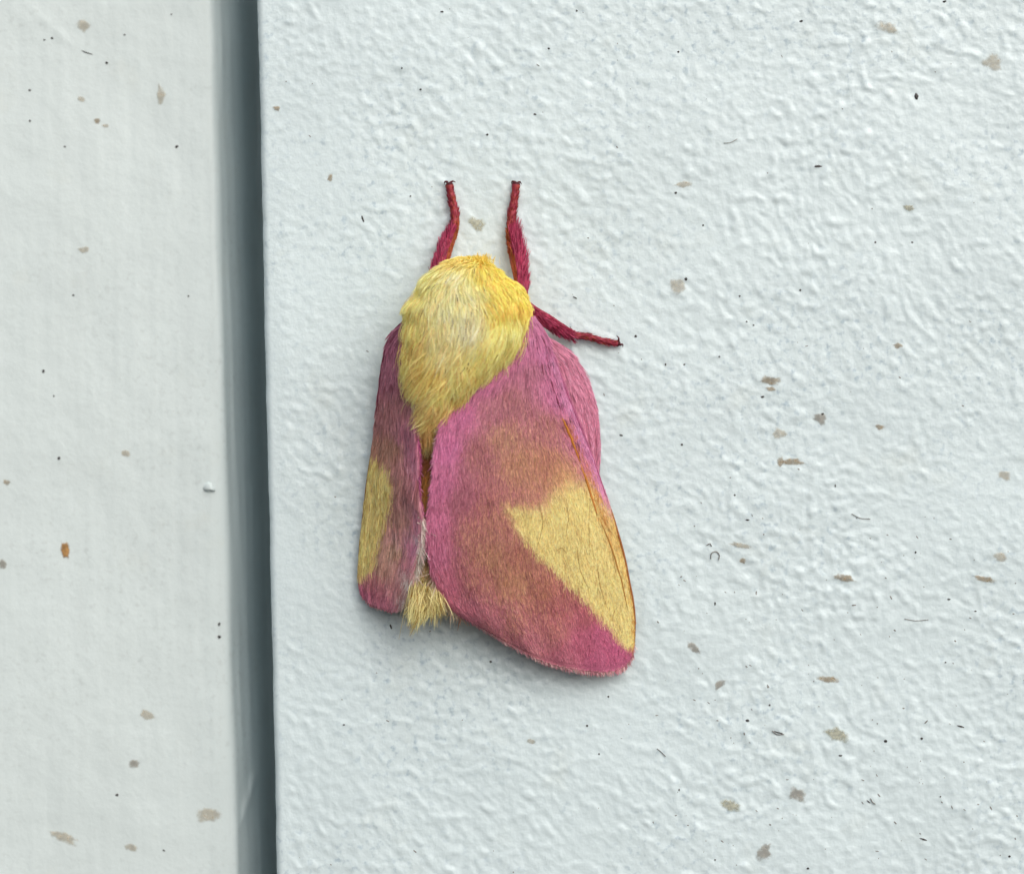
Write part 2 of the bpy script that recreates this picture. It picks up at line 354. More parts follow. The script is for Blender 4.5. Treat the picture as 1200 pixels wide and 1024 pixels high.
# dust grains nobody could count
n = 260; gx = rng.uniform(325, 1230, n); gy = rng.uniform(-10, 1034, n); gy[:150] = rng.uniform(600, 1034, 150); gx[:150] = rng.uniform(760, 1230, 150)
V, F = [], []
for x, y in zip(gx, gy):
    r = rng.uniform(.35, 1.0); an = rng.normal(.6, .5); l = r * rng.choice([1, 1, 2, 3.5]); b0 = len(V)
    for k in range(6):
        t_ = k * math.pi / 3; cx_, cy_ = math.cos(t_) * l, math.sin(t_) * r
        V.append((x + cx_ * math.cos(an) - cy_ * math.sin(an), y + cx_ * math.sin(an) + cy_ * math.cos(an), -.4))
    V.append((x, y, .55)); F += [(b0 + 6, b0 + (k + 1) % 6, b0 + k) for k in range(6)]
V = np.array(V); V[:, 2] += wall_h(V[:, 0], V[:, 1]) + .25
mesh_obj('dust_grains', world(V), F, speck_material('grey grit', (120, 116, 112), .6), wall, kind='stuff')

# ------------------------------------------------------------------ the moth
moth = bpy.data.objects.new('moth', None); C.objects.link(moth); moth.location = world((548, 420, 0)); moth.empty_display_size = .004
moth['label'] = 'furry yellow and pink moth resting head up on the white panel'; moth['category'] = 'moth'
def own(o):     # keep world placement under the moth's empty
    o.matrix_parent_inverse = moth.matrix_basis.inverted(); return o
bpy.context.view_layer.update()

# body: one loft, head + thorax + abdomen      cx, cy, half width, top height, underside height
RING = np.array([[553, 302, 3, 62, 50], [553, 305, 11, 80, 36], [551, 313, 26, 100, 24], [549, 330, 48, 120, 16], [551, 350, 63, 131, 12], [550, 374, 67, 137, 10],
                 [540, 402, 60, 136, 10], [528, 430, 47, 131, 10], [519, 458, 33, 123, 10], [512, 485, 24, 112, 10], [506, 515, 27, 100, 10], [501, 550, 27, 92, 10],
                 [499, 600, 27, 86, 10], [498, 650, 24, 76, 10], [497, 690, 18, 66, 14], [497, 708, 11, 56, 22], [497, 716, 3, 44, 34]], float)
def body(t, th):
    r = spline(RING, t=t); d = 1e-3; ax = norm(spline(RING, t=t + d)[..., :2] - spline(RING, t=t - d)[..., :2])
    ax = ax * np.array([.35, 1]); ax = norm(ax)
    px, py = ax[..., 1], -ax[..., 0]; c, s = np.cos(th), np.sin(th)
    return np.stack([r[..., 0] + px * r[..., 2] * c, r[..., 1] + py * r[..., 2] * c, (r[..., 3] + r[..., 4]) / 2 + (r[..., 3] - r[..., 4]) / 2 * s], -1)
fur_col = anchors([(530, 308, (244, 205, 96)), (560, 301, (250, 218, 92)), (590, 330, (251, 213, 76)), (618, 360, (248, 208, 70)), (588, 360, (250, 208, 80)), (600, 345, (251, 213, 80)), (570, 320, (251, 214, 88)),
    (535, 328, (250, 234, 168)), (515, 330, (248, 226, 140)), (520, 360, (248, 232, 165)), (548, 380, (248, 234, 176)), (545, 350, (250, 234, 165)), (492, 335, (246, 222, 124)), (484, 370, (243, 216, 118)),
    (485, 400, (238, 206, 110)), (520, 408, (240, 220, 150)), (480, 430, (240, 214, 122)), (505, 432, (236, 206, 108)), (532, 455, (245, 220, 124)), (560, 432, (248, 222, 124)), (600, 388, (250, 228, 130)), (585, 405, (248, 224, 126)),
    (510, 478, (236, 208, 118)), (515, 515, (238, 214, 136)), (490, 470, (238, 214, 138)), (497, 500, (214, 180, 100)), (503, 545, (160, 100, 44)), (500, 575, (214, 164, 66)), (500, 620, (190, 140, 60)),
    (495, 680, (228, 205, 150)), (493, 700, (96, 66, 30)), (500, 720, (232, 205, 110))], 3.6, .86, 1.36, (1.04, .95, 1.0))  # darkest brown anchor paints the shade of the tail tuft's hollow
nt_, nh = 120, 40
T, TH = np.meshgrid(np.linspace(0, 1, nt_), np.linspace(0, 2*np.pi, nh, endpoint=False), indexing='ij')
Bv = body(T, TH).reshape(-1, 3); idx = np.arange(nt_*nh).reshape(nt_, nh); idx = np.c_[idx, idx[:, :1]]
Fq = [tuple(q) for q in quads(idx).tolist()] + [tuple(range(nh)), tuple(((nt_-1)*nh + np.arange(nh))[::-1].tolist())]
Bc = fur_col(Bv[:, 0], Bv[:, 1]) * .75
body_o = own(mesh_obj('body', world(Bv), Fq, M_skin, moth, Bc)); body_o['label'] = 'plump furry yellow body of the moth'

def clump(pts, uv, nclump, strength):
    g = rng.choice(len(pts), nclump, replace=False); best = np.zeros(len(pts), int); far = np.zeros(len(pts), bool)
    for i in range(0, len(pts), 2000):
        d = ((uv[i:i+2000, None, :] - uv[None, g, :])**2).sum(-1); best[i:i+2000] = g[d.argmin(1)]; far[i:i+2000] = d.min(1) > 400
    s = np.linspace(0, 1, pts.shape[1])[None, :, None]**1.3; st = (strength * rng.uniform(.2, 1.2, len(pts)) * ~far)[:, None, None]
    off = (pts[best] - pts[best][:, :1]) * 1.0 + pts[best][:, :1]
    return pts * (1 - s * st) + (off) * s * st

def body_fur(n, t0, t1, length, K=7, width=1.15, lean=.62, tag='fur'):
    t = rng.uniform(t0, t1, n * 3); th = rng.uniform(-.5, math.pi + .5, n * 3)
    keep = rng.random(n * 3) < np.clip(spline(RING, t=t)[:, 2] / 55, .2, 1); t, th = t[keep][:n], th[keep][:n]
    p = body(t, th); e_ = 2e-3
    ta = norm(body(np.minimum(t + e_, 1), th) - body(np.maximum(t - e_, 0), th)); tb = norm(body(t, th + e_) - body(t, th - e_))
    nn = norm(np.cross(ta, tb)); c0 = p.copy(); c0[:, :2] = p[:, :2] - spline(RING, t=t)[:, :2]; c0[:, 2] -= 60
    nn = nn * np.sign((nn * c0).sum(-1, keepdims=True))
    x, y = p[:, 0], p[:, 1]
    swirl = .42 * perlin(x / 30, y / 30, 31) + .38 * perlin(x / 11, y / 11, 32) * (.5 + sstep(370, 430, y)) + rng.normal(0, .24, len(t))
    # whorl under the middle of the back, where two hair fields meet
    wh = np.exp(-(((x - 522) / 26)**2 + ((y - 415) / 24)**2)); swirl = swirl + wh * .5 * np.tanh((524 - x) / 10)
    flow = ta * np.cos(swirl)[:, None] + tb * np.sin(swirl)[:, None]
    L = length(t, x, y) * rng.uniform(.7, 1.2, len(t)); an0 = lean * rng.uniform(.6, 1.3, len(t)) + .25 * perlin(x / 15, y / 15, 33)
    pts = [p]; q = p.copy()
    for k in range(1, K):
        an = an0 * (1 - 1.25 * k / (K - 1)); q = q + (flow * np.cos(an)[:, None] + nn * np.sin(an)[:, None]) * (L / (K - 1))[:, None]
        pts.append(q.copy())
    pts = np.stack(pts, 1)
    uv = np.c_[x, y + 0 * x]; pts = clump(pts, np.c_[p], max(40, n // 14), .30); pts = clump(pts, np.c_[p], max(16, n // 130), .42)
    tip = pts[:, -1]
    c = fur_col(.6 * x + .4 * tip[:, 0], .6 * y + .4 * tip[:, 1]) * (1 + rng.normal(0, .15, (len(t), 1)))
    low = sstep(395, 450, y); c = c * (1 - (.05 + .20 * low) * sstep(.05, .5, perlin(x / 7, y / 22, 34)))[:, None] * np.where(rng.random(len(t)) < .06 + .10 * low, .62, 1.0)[:, None]
    # a few dark brown hairs on the pale back
    dk = (rng.random(len(t)) < .018 * np.exp(-(((x - 525) / 38)**2 + ((y - 350) / 50)**2)))
    c[dk] = lin((80, 55, 30))
    tipc = np.clip(c * 1.10 + .03 * (c.max(1, keepdims=True)), 0, .98)
    return own(ribbons(tag, pts, width * rng.uniform(.6, 1.3, len(t)), nn, c, M_fur, moth, tipc))
def thorax_len(t, x, y):
    L = 22 + 26 * sstep(320, 430, y); rim = sstep(0, 30, (x - 560) + (y - 330) * -.1) * (1 - sstep(365, 395, y))
    return L * (1 - .35 * rim)
tth = .47
f3 = body_fur(2600, 0.02, tth, lambda t, x, y: 1.05 * thorax_len(t, x, y), 7, .75, .95, 'flyaway_fur'); f3['label'] = 'loose standing hairs over the thorax fur'
f1 = body_fur(44000, 0.0, tth, thorax_len); f1['label'] = 'dense pale yellow fur on the thorax'
f2 = body_fur(5000, tth - .03, .93, lambda t, x, y: 14 + 0 * x, 5, 1.3, .35); f2['label'] = 'short brownish yellow fur of the abdomen'

# tail tuft
def strands(root, dirs, L, K=6, curl=0.0, sag=0.0):
    pts = [root]; q = root.copy(); d = norm(dirs)
    for k in range(1, K):
        d = norm(d + np.array([curl, 0, -sag])); q = q + d * (L / (K - 1))[:, None]; pts.append(q.copy())
    return np.stack(pts, 1)
n = 1100; an = rng.uniform(-.35, np.pi + .35, n); rr = rng.uniform(.75, 1.05, n)
rr = rng.uniform(.3, 1.1, n); root = np.stack([499 + 15*np.cos(an)*rr + rng.normal(0, 2.5, n), 684 + 16*np.sin(an)*rr + rng.normal(0, 9, n), 62 + 6*np.sin(an) + 8 * rr], -1)
lobe = np.where(np.cos(an) < rng.normal(.15, .25, n), -1, 1); tgt = np.stack([np.where(lobe < 0, 486, 515) + rng.normal(0, 6, n), np.where(lobe < 0, 733, 724) + rng.normal(0, 9, n), 74 + rng.normal(0, 8, n)], -1)
dv = tgt - root; pts = clump(strands(root, dv + rng.normal(0, 8, (n, 3)), np.linalg.norm(dv, axis=1) * rng.uniform(.35, 1.15, n), 7, sag=.02), root, 45, .75)
c = lin((254, 240, 178)) * rng.uniform(.55, 1.1, (n, 1)); c[rng.random(n) < .10] = lin((176, 134, 60))
o = own(ribbons('tail_tuft', pts, rng.uniform(.7, 1.3, n), np.tile([[0, 0, 1.]], (n, 1)), c, M_fur, moth, np.clip(c * 1.1, 0, .95))); o['label'] = 'pale yellow hair tuft at the tail'

n = 160; root = np.stack([561 + rng.normal(0, 7, n), 308 + rng.normal(0, 2.5, n), 84 + rng.normal(0, 6, n)], -1)
pts = clump(strands(root, np.stack([rng.normal(.05, .35, n), -np.ones(n), rng.normal(.15, .25, n)], -1), rng.uniform(5, 10, n), 5), root, 24, .3)
c = lin((252, 222, 110)) * rng.uniform(.8, 1.1, (n, 1)); o = own(ribbons('head_tuft', pts, rng.uniform(.8, 1.3, n), np.tile([[0, 0, 1.]], (n, 1)), c, M_fur, moth)); o['label'] = 'small golden tuft on the head'
n = 2600; s_ = rng.random(n); root = np.stack([608 - 64 * s_ + rng.normal(0, 6, n), 362 + 66 * s_ + rng.normal(0, 6, n), 96 + 26 * s_ + rng.normal(0, 4, n)], -1)
pts = clump(strands(root, np.stack([rng.normal(-.12, .2, n) - .25 * s_, np.ones(n), rng.normal(.22, .18, n)], -1), rng.uniform(22, 40, n), 7, sag=.09), root, 150, .45)
c = fur_col(root[:, 0] - 6, root[:, 1]) * rng.uniform(.85, 1.15, (n, 1)); tipc = np.clip(c * .7 + lin((240, 222, 190)) * .4, 0, .95)
o = own(ribbons('shoulder_fur', pts, rng.uniform(.8, 1.4, n), np.tile([[.4, .3, .85]], (n, 1)), c, M_fur, moth, tipc)); o['label'] = 'long pale hair lying over the wing root'

# ---- wings: Coons patches through the outlines, at their own heights
class Wing:
    def __init__(self, u0, u1, v1, h0, h1, arch, colour, seed):
        self.c = [np.array(q, float) for q in (u0, u1, v1)]; self.h0, self.h1, self.arch, self.colour, self.seed = h0, h1, arch, colour, seed
    def xy(self, u, v):
        a = spline(self.c[0], t=v); b = spline(self.c[1], t=v); e1 = spline(self.c[2], t=u)
        e0 = self.c[0][0] * (1 - u)[..., None] + self.c[1][0] * u[..., None]
        U, W_ = u[..., None], v[..., None]
        return (1-U)*a + U*b + (1-W_)*e0 + W_*e1 - ((1-U)*(1-W_)*self.c[0][0] + U*(1-W_)*self.c[1][0] + (1-U)*W_*self.c[0][-1] + U*W_*self.c[1][-1])
    def p(self, u, v):
        q = self.xy(u, v)
        def smooth(tab):
            tab = np.array(tab, float); c_ = np.polyfit(tab[:, 0], tab[:, 1], min(3, len(tab) - 1)); return np.polyval(c_, v)
        a = smooth(self.h0); b = smooth(self.h1)
        h = a * (1 - u) + b * u + self.arch * np.sin(np.pi * u) * (.6 + .4 * np.sin(np.pi * v))
        fan = np.clip(v * 1.6, 0, 1)
        h = h + fan * (.9 * np.sin(u * 34 + 1.2 * np.sin(v * 3)) + 1.6 * perlin(u * 5 + self.seed, v * 7, 41) + .5 * perlin(u * 18, v * 12 + self.seed, 42))
        return np.concatenate([q, h[..., None]], -1)
    def frame(self, u, v):
        e_ = 2e-3; p = self.p(u, v)
        dv = norm(self.p(u, np.clip(v + e_, 0, 1)) - self.p(u, np.clip(v - e_, 0, 1))); du = norm(self.p(np.clip(u + e_, 0, 1), v) - self.p(np.clip(u - e_, 0, 1), v))
        nn = norm(np.cross(du, dv)); nn = nn * np.where(nn[:, 2:3] < 0, -1, 1); return p, du, dv, nn
    def build(self, name, label, nu=110, nv=150):
        V_, U_ = np.meshgrid(np.linspace(0, 1, nv), np.linspace(0, 1, nu), indexing='ij'); top = self.p(U_, V_)
        gu = np.gradient(top, axis=1); gv = np.gradient(top, axis=0); nn = norm(np.cross(gu, gv)); nn = nn * np.where(nn[..., 2:] < 0, -1, 1)
        nn = np.where(np.isfinite(nn), nn, 0); bot = top - nn * 1.4
        P = np.concatenate([top.reshape(-1, 3), bot.reshape(-1, 3)]); i1 = np.arange(nu*nv).reshape(nv, nu); i2 = i1 + nu*nv
        F = [quads(i1), quads(i2)[:, ::-1]]
        for a, b in ((i1[0], i2[0]), (i1[-1], i2[-1]), (i1[:, 0], i2[:, 0]), (i1[:, -1], i2[:, -1])): F.append(np.stack([a[:-1], a[1:], b[1:], b[:-1]], -1))
        self.o = own(mesh_obj(name, world(P), np.concatenate(F), M_membrane, moth, self.colour(P[:, 0], P[:, 1]) * .85)); self.o['label'] = label; return self
    def scales(self, n, L, width, lean, mixing=None, jitter=.13, K=4, vmin=0.0):
        u = rng.uniform(0, 1, n); v = .975 * np.sqrt(rng.uniform(vmin**2, 1, n)); p, du, dv, nn = self.frame(u, v)
        x, y = p[:, 0], p[:, 1]; ang = rng.normal(0, jitter, n) + .25 * perlin(x / 24, y / 24, 51 + self.seed)
        fl = dv * np.cos(ang)[:, None] + du * np.sin(ang)[:, None]
        ln = L(u, v) * rng.uniform(.7, 1.25, n) * (1 - .35 * sstep(.9, .98, v)); le = lean(u, v) * rng.uniform(.5, 1.4, n); pts = [p + nn * .2]; q = pts[0].copy()
        for k in range(1, K):
            a_ = le * (1 - .9 * k / (K - 1)); q = q + (fl * np.cos(a_)[:, None] + nn * np.sin(a_)[:, None]) * (ln / (K - 1))[:, None]; pts.append(q.copy())
        c = self.colour(x + rng.normal(0, 2.6, n), y + rng.normal(0, 2.6, n))
        if mixing is not None: c = mixing(c, x, y, n)
        c = c * (1 + rng.normal(0, .15, (n, 1))); pt = rng.random((n, 1)); tip = np.clip(c * (1.0 + .5 * pt) + .07 * pt, 0, .95)
        o = ribbons('wing_scales', np.stack(pts, 1), width * rng.uniform(.6, 1.3, n), nn, c, M_scale, self.o, tip, .45); o.matrix_parent_inverse = moth.matrix_basis.inverted() if False else o.matrix_parent_inverse
        return o
    def fringe(self, n, edge, L, out, col, width=1.2, lo=0., hi=1., lift=0.):
        s = rng.uniform(lo, hi, n); u, v = {'outer': (s, s*0 + 1), 'inner': (s*0, s), 'costa': (s*0 + 1, s)}[edge]
        p, du, dv, nn = self.frame(u, v); d = {'outer': dv, 'inner': -du, 'costa': du}[edge]; d = d * out[0] + (dv if edge != 'outer' else du) * out[1] + rng.normal(0, .22, (n, 3))
        p = p - d * 2.0 * (1 + lift) - nn * rng.uniform(0, 1.2, n)[:, None] + nn * lift
        pts = strands(p, d, L * rng.uniform(.5, 1.2, n), 5, sag=.05); c = np.asarray(col(p[:, 0], p[:, 1], n)) * rng.uniform(.75, 1.2, (n, 1))
        return ribbons('fringe', pts, width * rng.uniform(.6, 1.2, n), nn, c, M_fur, self.o, np.clip(c * 1.15, 0, .95))

def vein(wing, path, r, c, name='vein', lift=1.2):
    if not hasattr(wing, 'grid'):
        gu, gv = np.meshgrid(np.linspace(0, 1, 120), np.linspace(0, 1, 160)); wing.grid = wing.p(gu.ravel(), gv.ravel())
    q = spline(path, 14); q = q + np.stack([.7 * perlin(q[:, 1] / 6, q[:, 0] / 6, 95), 0 * q[:, 0]], -1)
    h = np.array([wing.grid[((wing.grid[:, :2] - p)**2).sum(1).argmin(), 2] for p in q]); h = np.convolve(np.r_[h[0], h, h[-1]], [.25, .5, .25], 'valid')
    rr = r * np.interp(np.linspace(0, 1, 14), [0, .3, .8, 1], [.4, 1, .8, .2]); V, F = tube_pts(np.c_[q, h + lift], np.stack([rr, rr * .6], -1), 5)
    mesh_obj(name, world(V), F, M_skin, wing.o, np.tile(lin(c), (len(V), 1)))
yellow = lin((240, 217, 146))
def right_colour():
    base = anchors([(620, 385, (196, 104, 158)), (605, 410, (188, 92, 146)), (570, 440, (188, 90, 148)), (640, 410, (200, 104, 164)), (620, 430, (176, 96, 130)), (545, 480, (190, 88, 148)), (525, 520, (192, 90, 152)),
        (512, 560, (190, 90, 146)), (508, 600, (192, 90, 142)), (510, 640, (194, 94, 142)), (520, 680, (192, 92, 130)), (545, 712, (200, 104, 134)), (575, 480, (172, 96, 118)), (600, 465, (166, 94, 108)), (560, 530, (164, 92, 100)), (545, 580, (166, 84, 110)),
        (590, 510, (176, 118, 96)), (610, 540, (178, 120, 88)), (640, 500, (172, 100, 104)), (640, 540, (176, 112, 84)), (660, 555, (190, 136, 86)), (570, 590, (170, 98, 96)), (560, 620, (176, 108, 98)), (575, 650, (180, 120, 90)), (600, 680, (182, 122, 88)), (560, 670, (178, 106, 100)),
        (640, 690, (178, 108, 86)), (610, 650, (170, 102, 84)), (585, 610, (174, 108, 92)), (655, 700, (172, 90, 92)), (600, 720, (188, 114, 108)), (580, 725, (194, 106, 126)), (620, 755, (194, 108, 128)), (660, 770, (196, 98, 130)), (690, 720, (178, 82, 100)), (650, 735, (186, 104, 108)),
        (700, 735, (184, 70, 122)), (725, 755, (186, 66, 126)), (700, 770, (192, 80, 132)), (735, 770, (190, 78, 130)), (680, 750, (188, 80, 122)), (665, 465, (198, 98, 162)), (685, 510, (200, 100, 164)), (698, 548, (202, 104, 158)), (650, 440, (192, 96, 150))], 3.6)
    patch = [(594, 590), (612, 592), (634, 592), (646, 578), (664, 566), (690, 560), (716, 590), (735, 640), (750, 700), (752, 760), (736, 757), (715, 738), (690, 708), (662, 680), (632, 652), (608, 624)]
    cl = spline([(632, 385), (655, 455), (676, 510), (697, 560), (711, 600), (728, 655), (738, 700), (741, 745)], 80)
    def f(x, y):
        c = base(x, y); n1 = perlin(x / 14, y / 14, 61); n2 = perlin(x / 5, y / 5, 62)
        d = inpoly_sd(x, y, patch) + 2.6 * n1 + 1.8 * n2
        soft = 4 + 9 * (1 - sstep(575, 640, y)); m = sstep(-soft, soft, d)[:, None]; yl = yellow * (1 + .10 * n1 + .08 * n2)[:, None]
        vein = np.abs(np.sin((x - 560 + (y - 560) * -.42) * .105 + n1 * .25)); m2 = m * (1 - .55 * (1 - sstep(.0, .13, vein)))[:, None]
        c = c * (1 - m) + yl * m; c = c * (1 - (m - m2)) + lin((150, 105, 40)) * (m - m2)
        # orange vein just inside the costal stripe, and the stripe itself
        dx = np.min(np.hypot(x[:, None] - cl[None, :, 0], y[:, None] - cl[None, :, 1]), 1) if len(x) < 60000 else None
        k = np.interp(y, cl[:, 1], cl[:, 0]); s = (x - k)
        org = np.exp(-((s + 6) / 4.0)**2) * sstep(470, 510, y) * (1 - sstep(610, 680, y)) * (.65 + .5 * n1)
        c = c * (1 - np.clip(org, 0, 1)[:, None]) + lin((190, 112, 24)) * np.clip(org, 0, 1)[:, None]
        st = sstep(-3, 1, s) * (1 - sstep(570, 615, y + 6*n1)) * sstep(395, 420, y); c = c * (1 - st[:, None]) + lin((216, 142, 182)) * st[:, None]
        gold = sstep(-2, 2, s) * sstep(575, 640, y); gl = (.5 + .5 * np.sin(s * 1.3 + n1))[:, None]
        c = c * (1 - gold[:, None]*.8) + (lin((226, 178, 86)) * gl + lin((176, 118, 42)) * (1 - gl)) * gold[:, None] * .8
        dk = (sstep(.18, .34, perlin(x / 4.2, y / 9, 63)) * np.exp(-((s + 4) / 9)**2) * sstep(375, 400, y) * (1 - sstep(500, 560, y)))[:, None] * .85
        return c * (1 - dk) + lin((84, 28, 46)) * dk
    return f
RW = Wing([(598, 378), (556, 420), (524, 470), (511, 520), (507, 560), (502, 600), (501, 640), (509, 675), (522, 702), (540, 722)],
          [(627, 370), (640, 392), (652, 425), (668, 470), (684, 510), (700, 550), (714, 590), (728, 640), (739, 690), (744, 725), (744, 755)],
          [(540, 722), (570, 740), (600, 757), (640, 776), (680, 785), (710, 787), (730, 782), (740, 771), (744, 755)],
          [(0, 100), (.25, 118), (.45, 116), (.7, 102), (.88, 76), (1, 46)], [(0, 78), (.2, 60), (.45, 44), (.75, 26), (1, 13)], 13, right_colour(), 1)
RW.build('forewing', 'broad pink forewing with tan middle and yellow patch, right of the body')
def tanmix(c, x, y, n):
    r = rng.random(n)[:, None]; red = c[:, :1]; isbrown = np.clip(1 - np.abs(c[:, 2:3] / np.maximum(c[:, 1:2], 1e-3) - .9) * 1.6, 0, 1) * (c[:, :1] < .62)
    a = c * np.array([1.16, 1.30, 1.10]); b = c * np.array([.90, .78, .95])
    return c * (1 - isbrown) + np.where(r < .42, a, b) * isbrown
RW.scales(72000, lambda u, v: 7 + 9 * np.exp(-u * 7) + 9 * (1 - sstep(0, .35, v)), 1.1, lambda u, v: .13 + .3 * np.exp(-u * 9), tanmix)
pale = lambda base: (lambda x, y, n: np.where(rng.random((n, 1)) < .5, lin((232, 196, 196)), lin(base)))
RW.fringe(1700, 'outer', 8, (1, .1), pale((222, 160, 176)))
RW.fringe(1000, 'inner', 8, (.4, 1), pale((204, 124, 166)), lo=.35, hi=1)
RW.fringe(500, 'inner', 24, (.5, .9), lambda x, y, n: np.where(rng.random((n, 1)) < .6, lin((236, 214, 196)), lin((214, 170, 150))), lo=.84, hi=1)
RW.fringe(500, 'costa', 3.5, (.35, 1), lambda x, y, n: np.where((y < 580)[:, None], lin((214, 130, 170)), lin((196, 140, 60))), .9, .15, 1)

for path in ([(633, 596), (636, 612), (632, 634)], [(664, 586), (666, 606), (663, 630)], [(692, 584), (690, 620), (692, 652)], [(652, 646), (658, 642), (664, 648)],
             [(700, 660), (704, 690), (712, 712)], [(676, 640), (680, 668), (690, 690)], [(716, 640), (722, 672), (730, 706)], [(722, 712), (719, 720), (717, 728)]):
    vein(RW, path, .5, (180, 146, 84), lift=.8)
for path in ([(634, 392), (637, 400), (641, 410)], [(641, 404), (645, 414), (647, 420)], [(640, 418), (643, 430), (645, 440)], [(645, 444), (648, 454), (651, 462)], [(628, 398), (630, 410), (633, 420)],
             [(634, 424), (636, 432), (637, 440)], [(651, 462), (654, 472), (656, 478)], [(616, 392), (617, 402), (618, 408)], [(662, 492), (667, 504), (670, 512)], [(672, 516), (677, 530), (681, 540)]):
    vein(RW, path, .75, (128, 54, 80), lift=1.3)
vein(RW, [(659, 490), (667, 508), (674, 526), (680, 542)], 1.9, (192, 122, 52), lift=.9); vein(RW, [(680, 544), (687, 562), (694, 584), (700, 604)], 1.7, (196, 130, 60), lift=.9)
vein(RW, [(702, 606), (716, 640), (728, 680), (736, 716)], 1.0, (184, 134, 62), lift=1.0)
vein(RW, [(712, 585), (726, 632), (738, 684), (744, 726), (744, 752)], 1.8, (150, 92, 46), 'leading_edge', .6)
vein(RW, [(640, 392), (664, 458), (690, 524), (711, 582)], 1.5, (176, 96, 132), 'leading_edge', .6)

def left_colour():
    base = anchors([(475, 385, (176, 92, 132)), (460, 400, (172, 88, 126)), (465, 430, (176, 96, 130)), (450, 440, (170, 92, 122)), (448, 480, (176, 108, 116)), (470, 470, (168, 100, 112)), (460, 520, (176, 124, 104)), (445, 525, (182, 126, 104)),
        (480, 500, (176, 98, 130)), (488, 520, (200, 114, 154)), (492, 545, (200, 116, 152)), (482, 560, (184, 112, 124)), (470, 560, (172, 116, 110)), (472, 600, (178, 124, 112)), (465, 640, (188, 146, 122)), (450, 660, (192, 140, 122)), (490, 600, (204, 120, 158)),
        (488, 630, (200, 112, 158)), (478, 650, (196, 118, 142)), (470, 680, (192, 120, 132)), (455, 700, (198, 106, 142)), (440, 690, (194, 100, 132)), (428, 690, (190, 88, 132)), (438, 672, (184, 104, 118)), (494, 620, (224, 168, 186)), (484, 672, (228, 190, 190)), (476, 695, (226, 180, 184))], 3.4)
    patch = [(432, 530), (446, 536), (457, 545), (461, 565), (458, 592), (448, 625), (441, 655), (432, 668), (410, 676), (405, 560)]
    def f(x, y):
        c = base(x, y); n1 = perlin(x / 9, y / 14, 71); d = inpoly_sd(x, y, patch) + 2.0 * n1; m = sstep(-3.5, 3.5, d)[:, None]
        c = c * (1 - m) + lin((240, 214, 140)) * (1 + .1 * n1)[:, None] * m
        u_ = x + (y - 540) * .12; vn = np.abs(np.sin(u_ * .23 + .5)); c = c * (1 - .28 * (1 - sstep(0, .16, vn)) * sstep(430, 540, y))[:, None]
        return c
    return f
LW = Wing([(494, 384), (490, 430), (490, 470), (489, 505), (492, 540), (491, 575), (495, 605), (495, 630), (489, 660), (481, 690), (472, 713)],
          [(474, 374), (459, 389), (449, 418), (443, 460), (438, 510), (431, 560), (425, 610), (421, 650), (420, 674), (423, 698)],
          [(472, 713), (462, 717), (447, 714), (433, 708), (423, 698)],
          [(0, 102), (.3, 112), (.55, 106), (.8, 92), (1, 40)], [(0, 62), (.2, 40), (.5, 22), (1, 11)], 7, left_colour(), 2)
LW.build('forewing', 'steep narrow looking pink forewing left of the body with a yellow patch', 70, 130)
LW.scales(24000, lambda u, v: 12 + 10 * np.exp(-u * 6), 1.2, lambda u, v: .16 + .3 * np.exp(-u * 7), None, .07)
LW.fringe(500, 'outer', 4, (1, .1), pale((206, 130, 150)))
LW.fringe(700, 'inner', 9, (.3, 1), lambda x, y, n: np.where((y > 600)[:, None], lin((246, 226, 216)), lin((204, 116, 164))), lo=.35, hi=1)
LW.fringe(1300, 'inner', 22, (.30, 1), lambda x, y, n: np.where(rng.random((n, 1)) < .7, lin((255, 246, 232)), lin((244, 214, 212))), 1.3, lo=.66, hi=.97, lift=2.2)
LW.fringe(250, 'costa', 3, (.25, 1), lambda x, y, n: np.tile(lin((140, 52, 84)), (n, 1)), .9)

for path in ([(437, 560), (433, 600), (428, 645)], [(449, 552), (446, 590), (438, 640)], [(462, 540), (461, 600), (452, 690)], [(470, 520), (470, 590), (464, 690)], [(478, 540), (477, 600), (471, 670)], [(455, 430), (452, 480), (450, 530)], [(468, 410), (464, 470), (462, 530)]):
    vein(LW, path, .7, (160, 110, 96), lift=.8)
vein(LW, [(473, 376), (459, 390), (450, 418), (444, 460), (439, 508)], 1.6, (110, 42, 66), 'leading_edge', .6)
vein(LW, [(438, 512), (431, 560), (425, 610), (421, 650), (421, 672)], 1.3, (150, 108, 50), 'leading_edge', .6)

def hind_colour(x, y):
    n1 = perlin(x / 9, y / 13, 81); st = .5 + .5 * np.sin((x - 640 - (y - 400) * .18) * .9 + n1)
    return lin((212, 134, 164)) * (1 + .08 * n1)[:, None] * (1 + .28 * (st - .5))[:, None] + np.array([0, .03, .02]) * st[:, None]
HW = Wing([(630, 398), (640, 450), (660, 520), (690, 585)], [(637, 392), (652, 400), (668, 411), (683, 432), (695, 460), (702, 495), (703, 530), (701, 560), (697, 588)],
          [(690, 585), (692, 587), (695, 588), (697, 588)], [(0, 42), (.5, 30), (1, 22)], [(0, 40), (.15, 28), (.5, 17), (1, 14)], 5, hind_colour, 3)
HW.build('hindwing', 'rosy pink hindwing edge showing beyond the right forewing', 40, 80)
HW.scales(6000, lambda u, v: 13 + 0*u, 1.2, lambda u, v: .12 + 0*u, None, .08)
HW.fringe(400, 'costa', 4, (.4, 1), lambda x, y, n: np.tile(lin((208, 134, 164)), (n, 1)), .8)
bpy.context.view_layer.update()

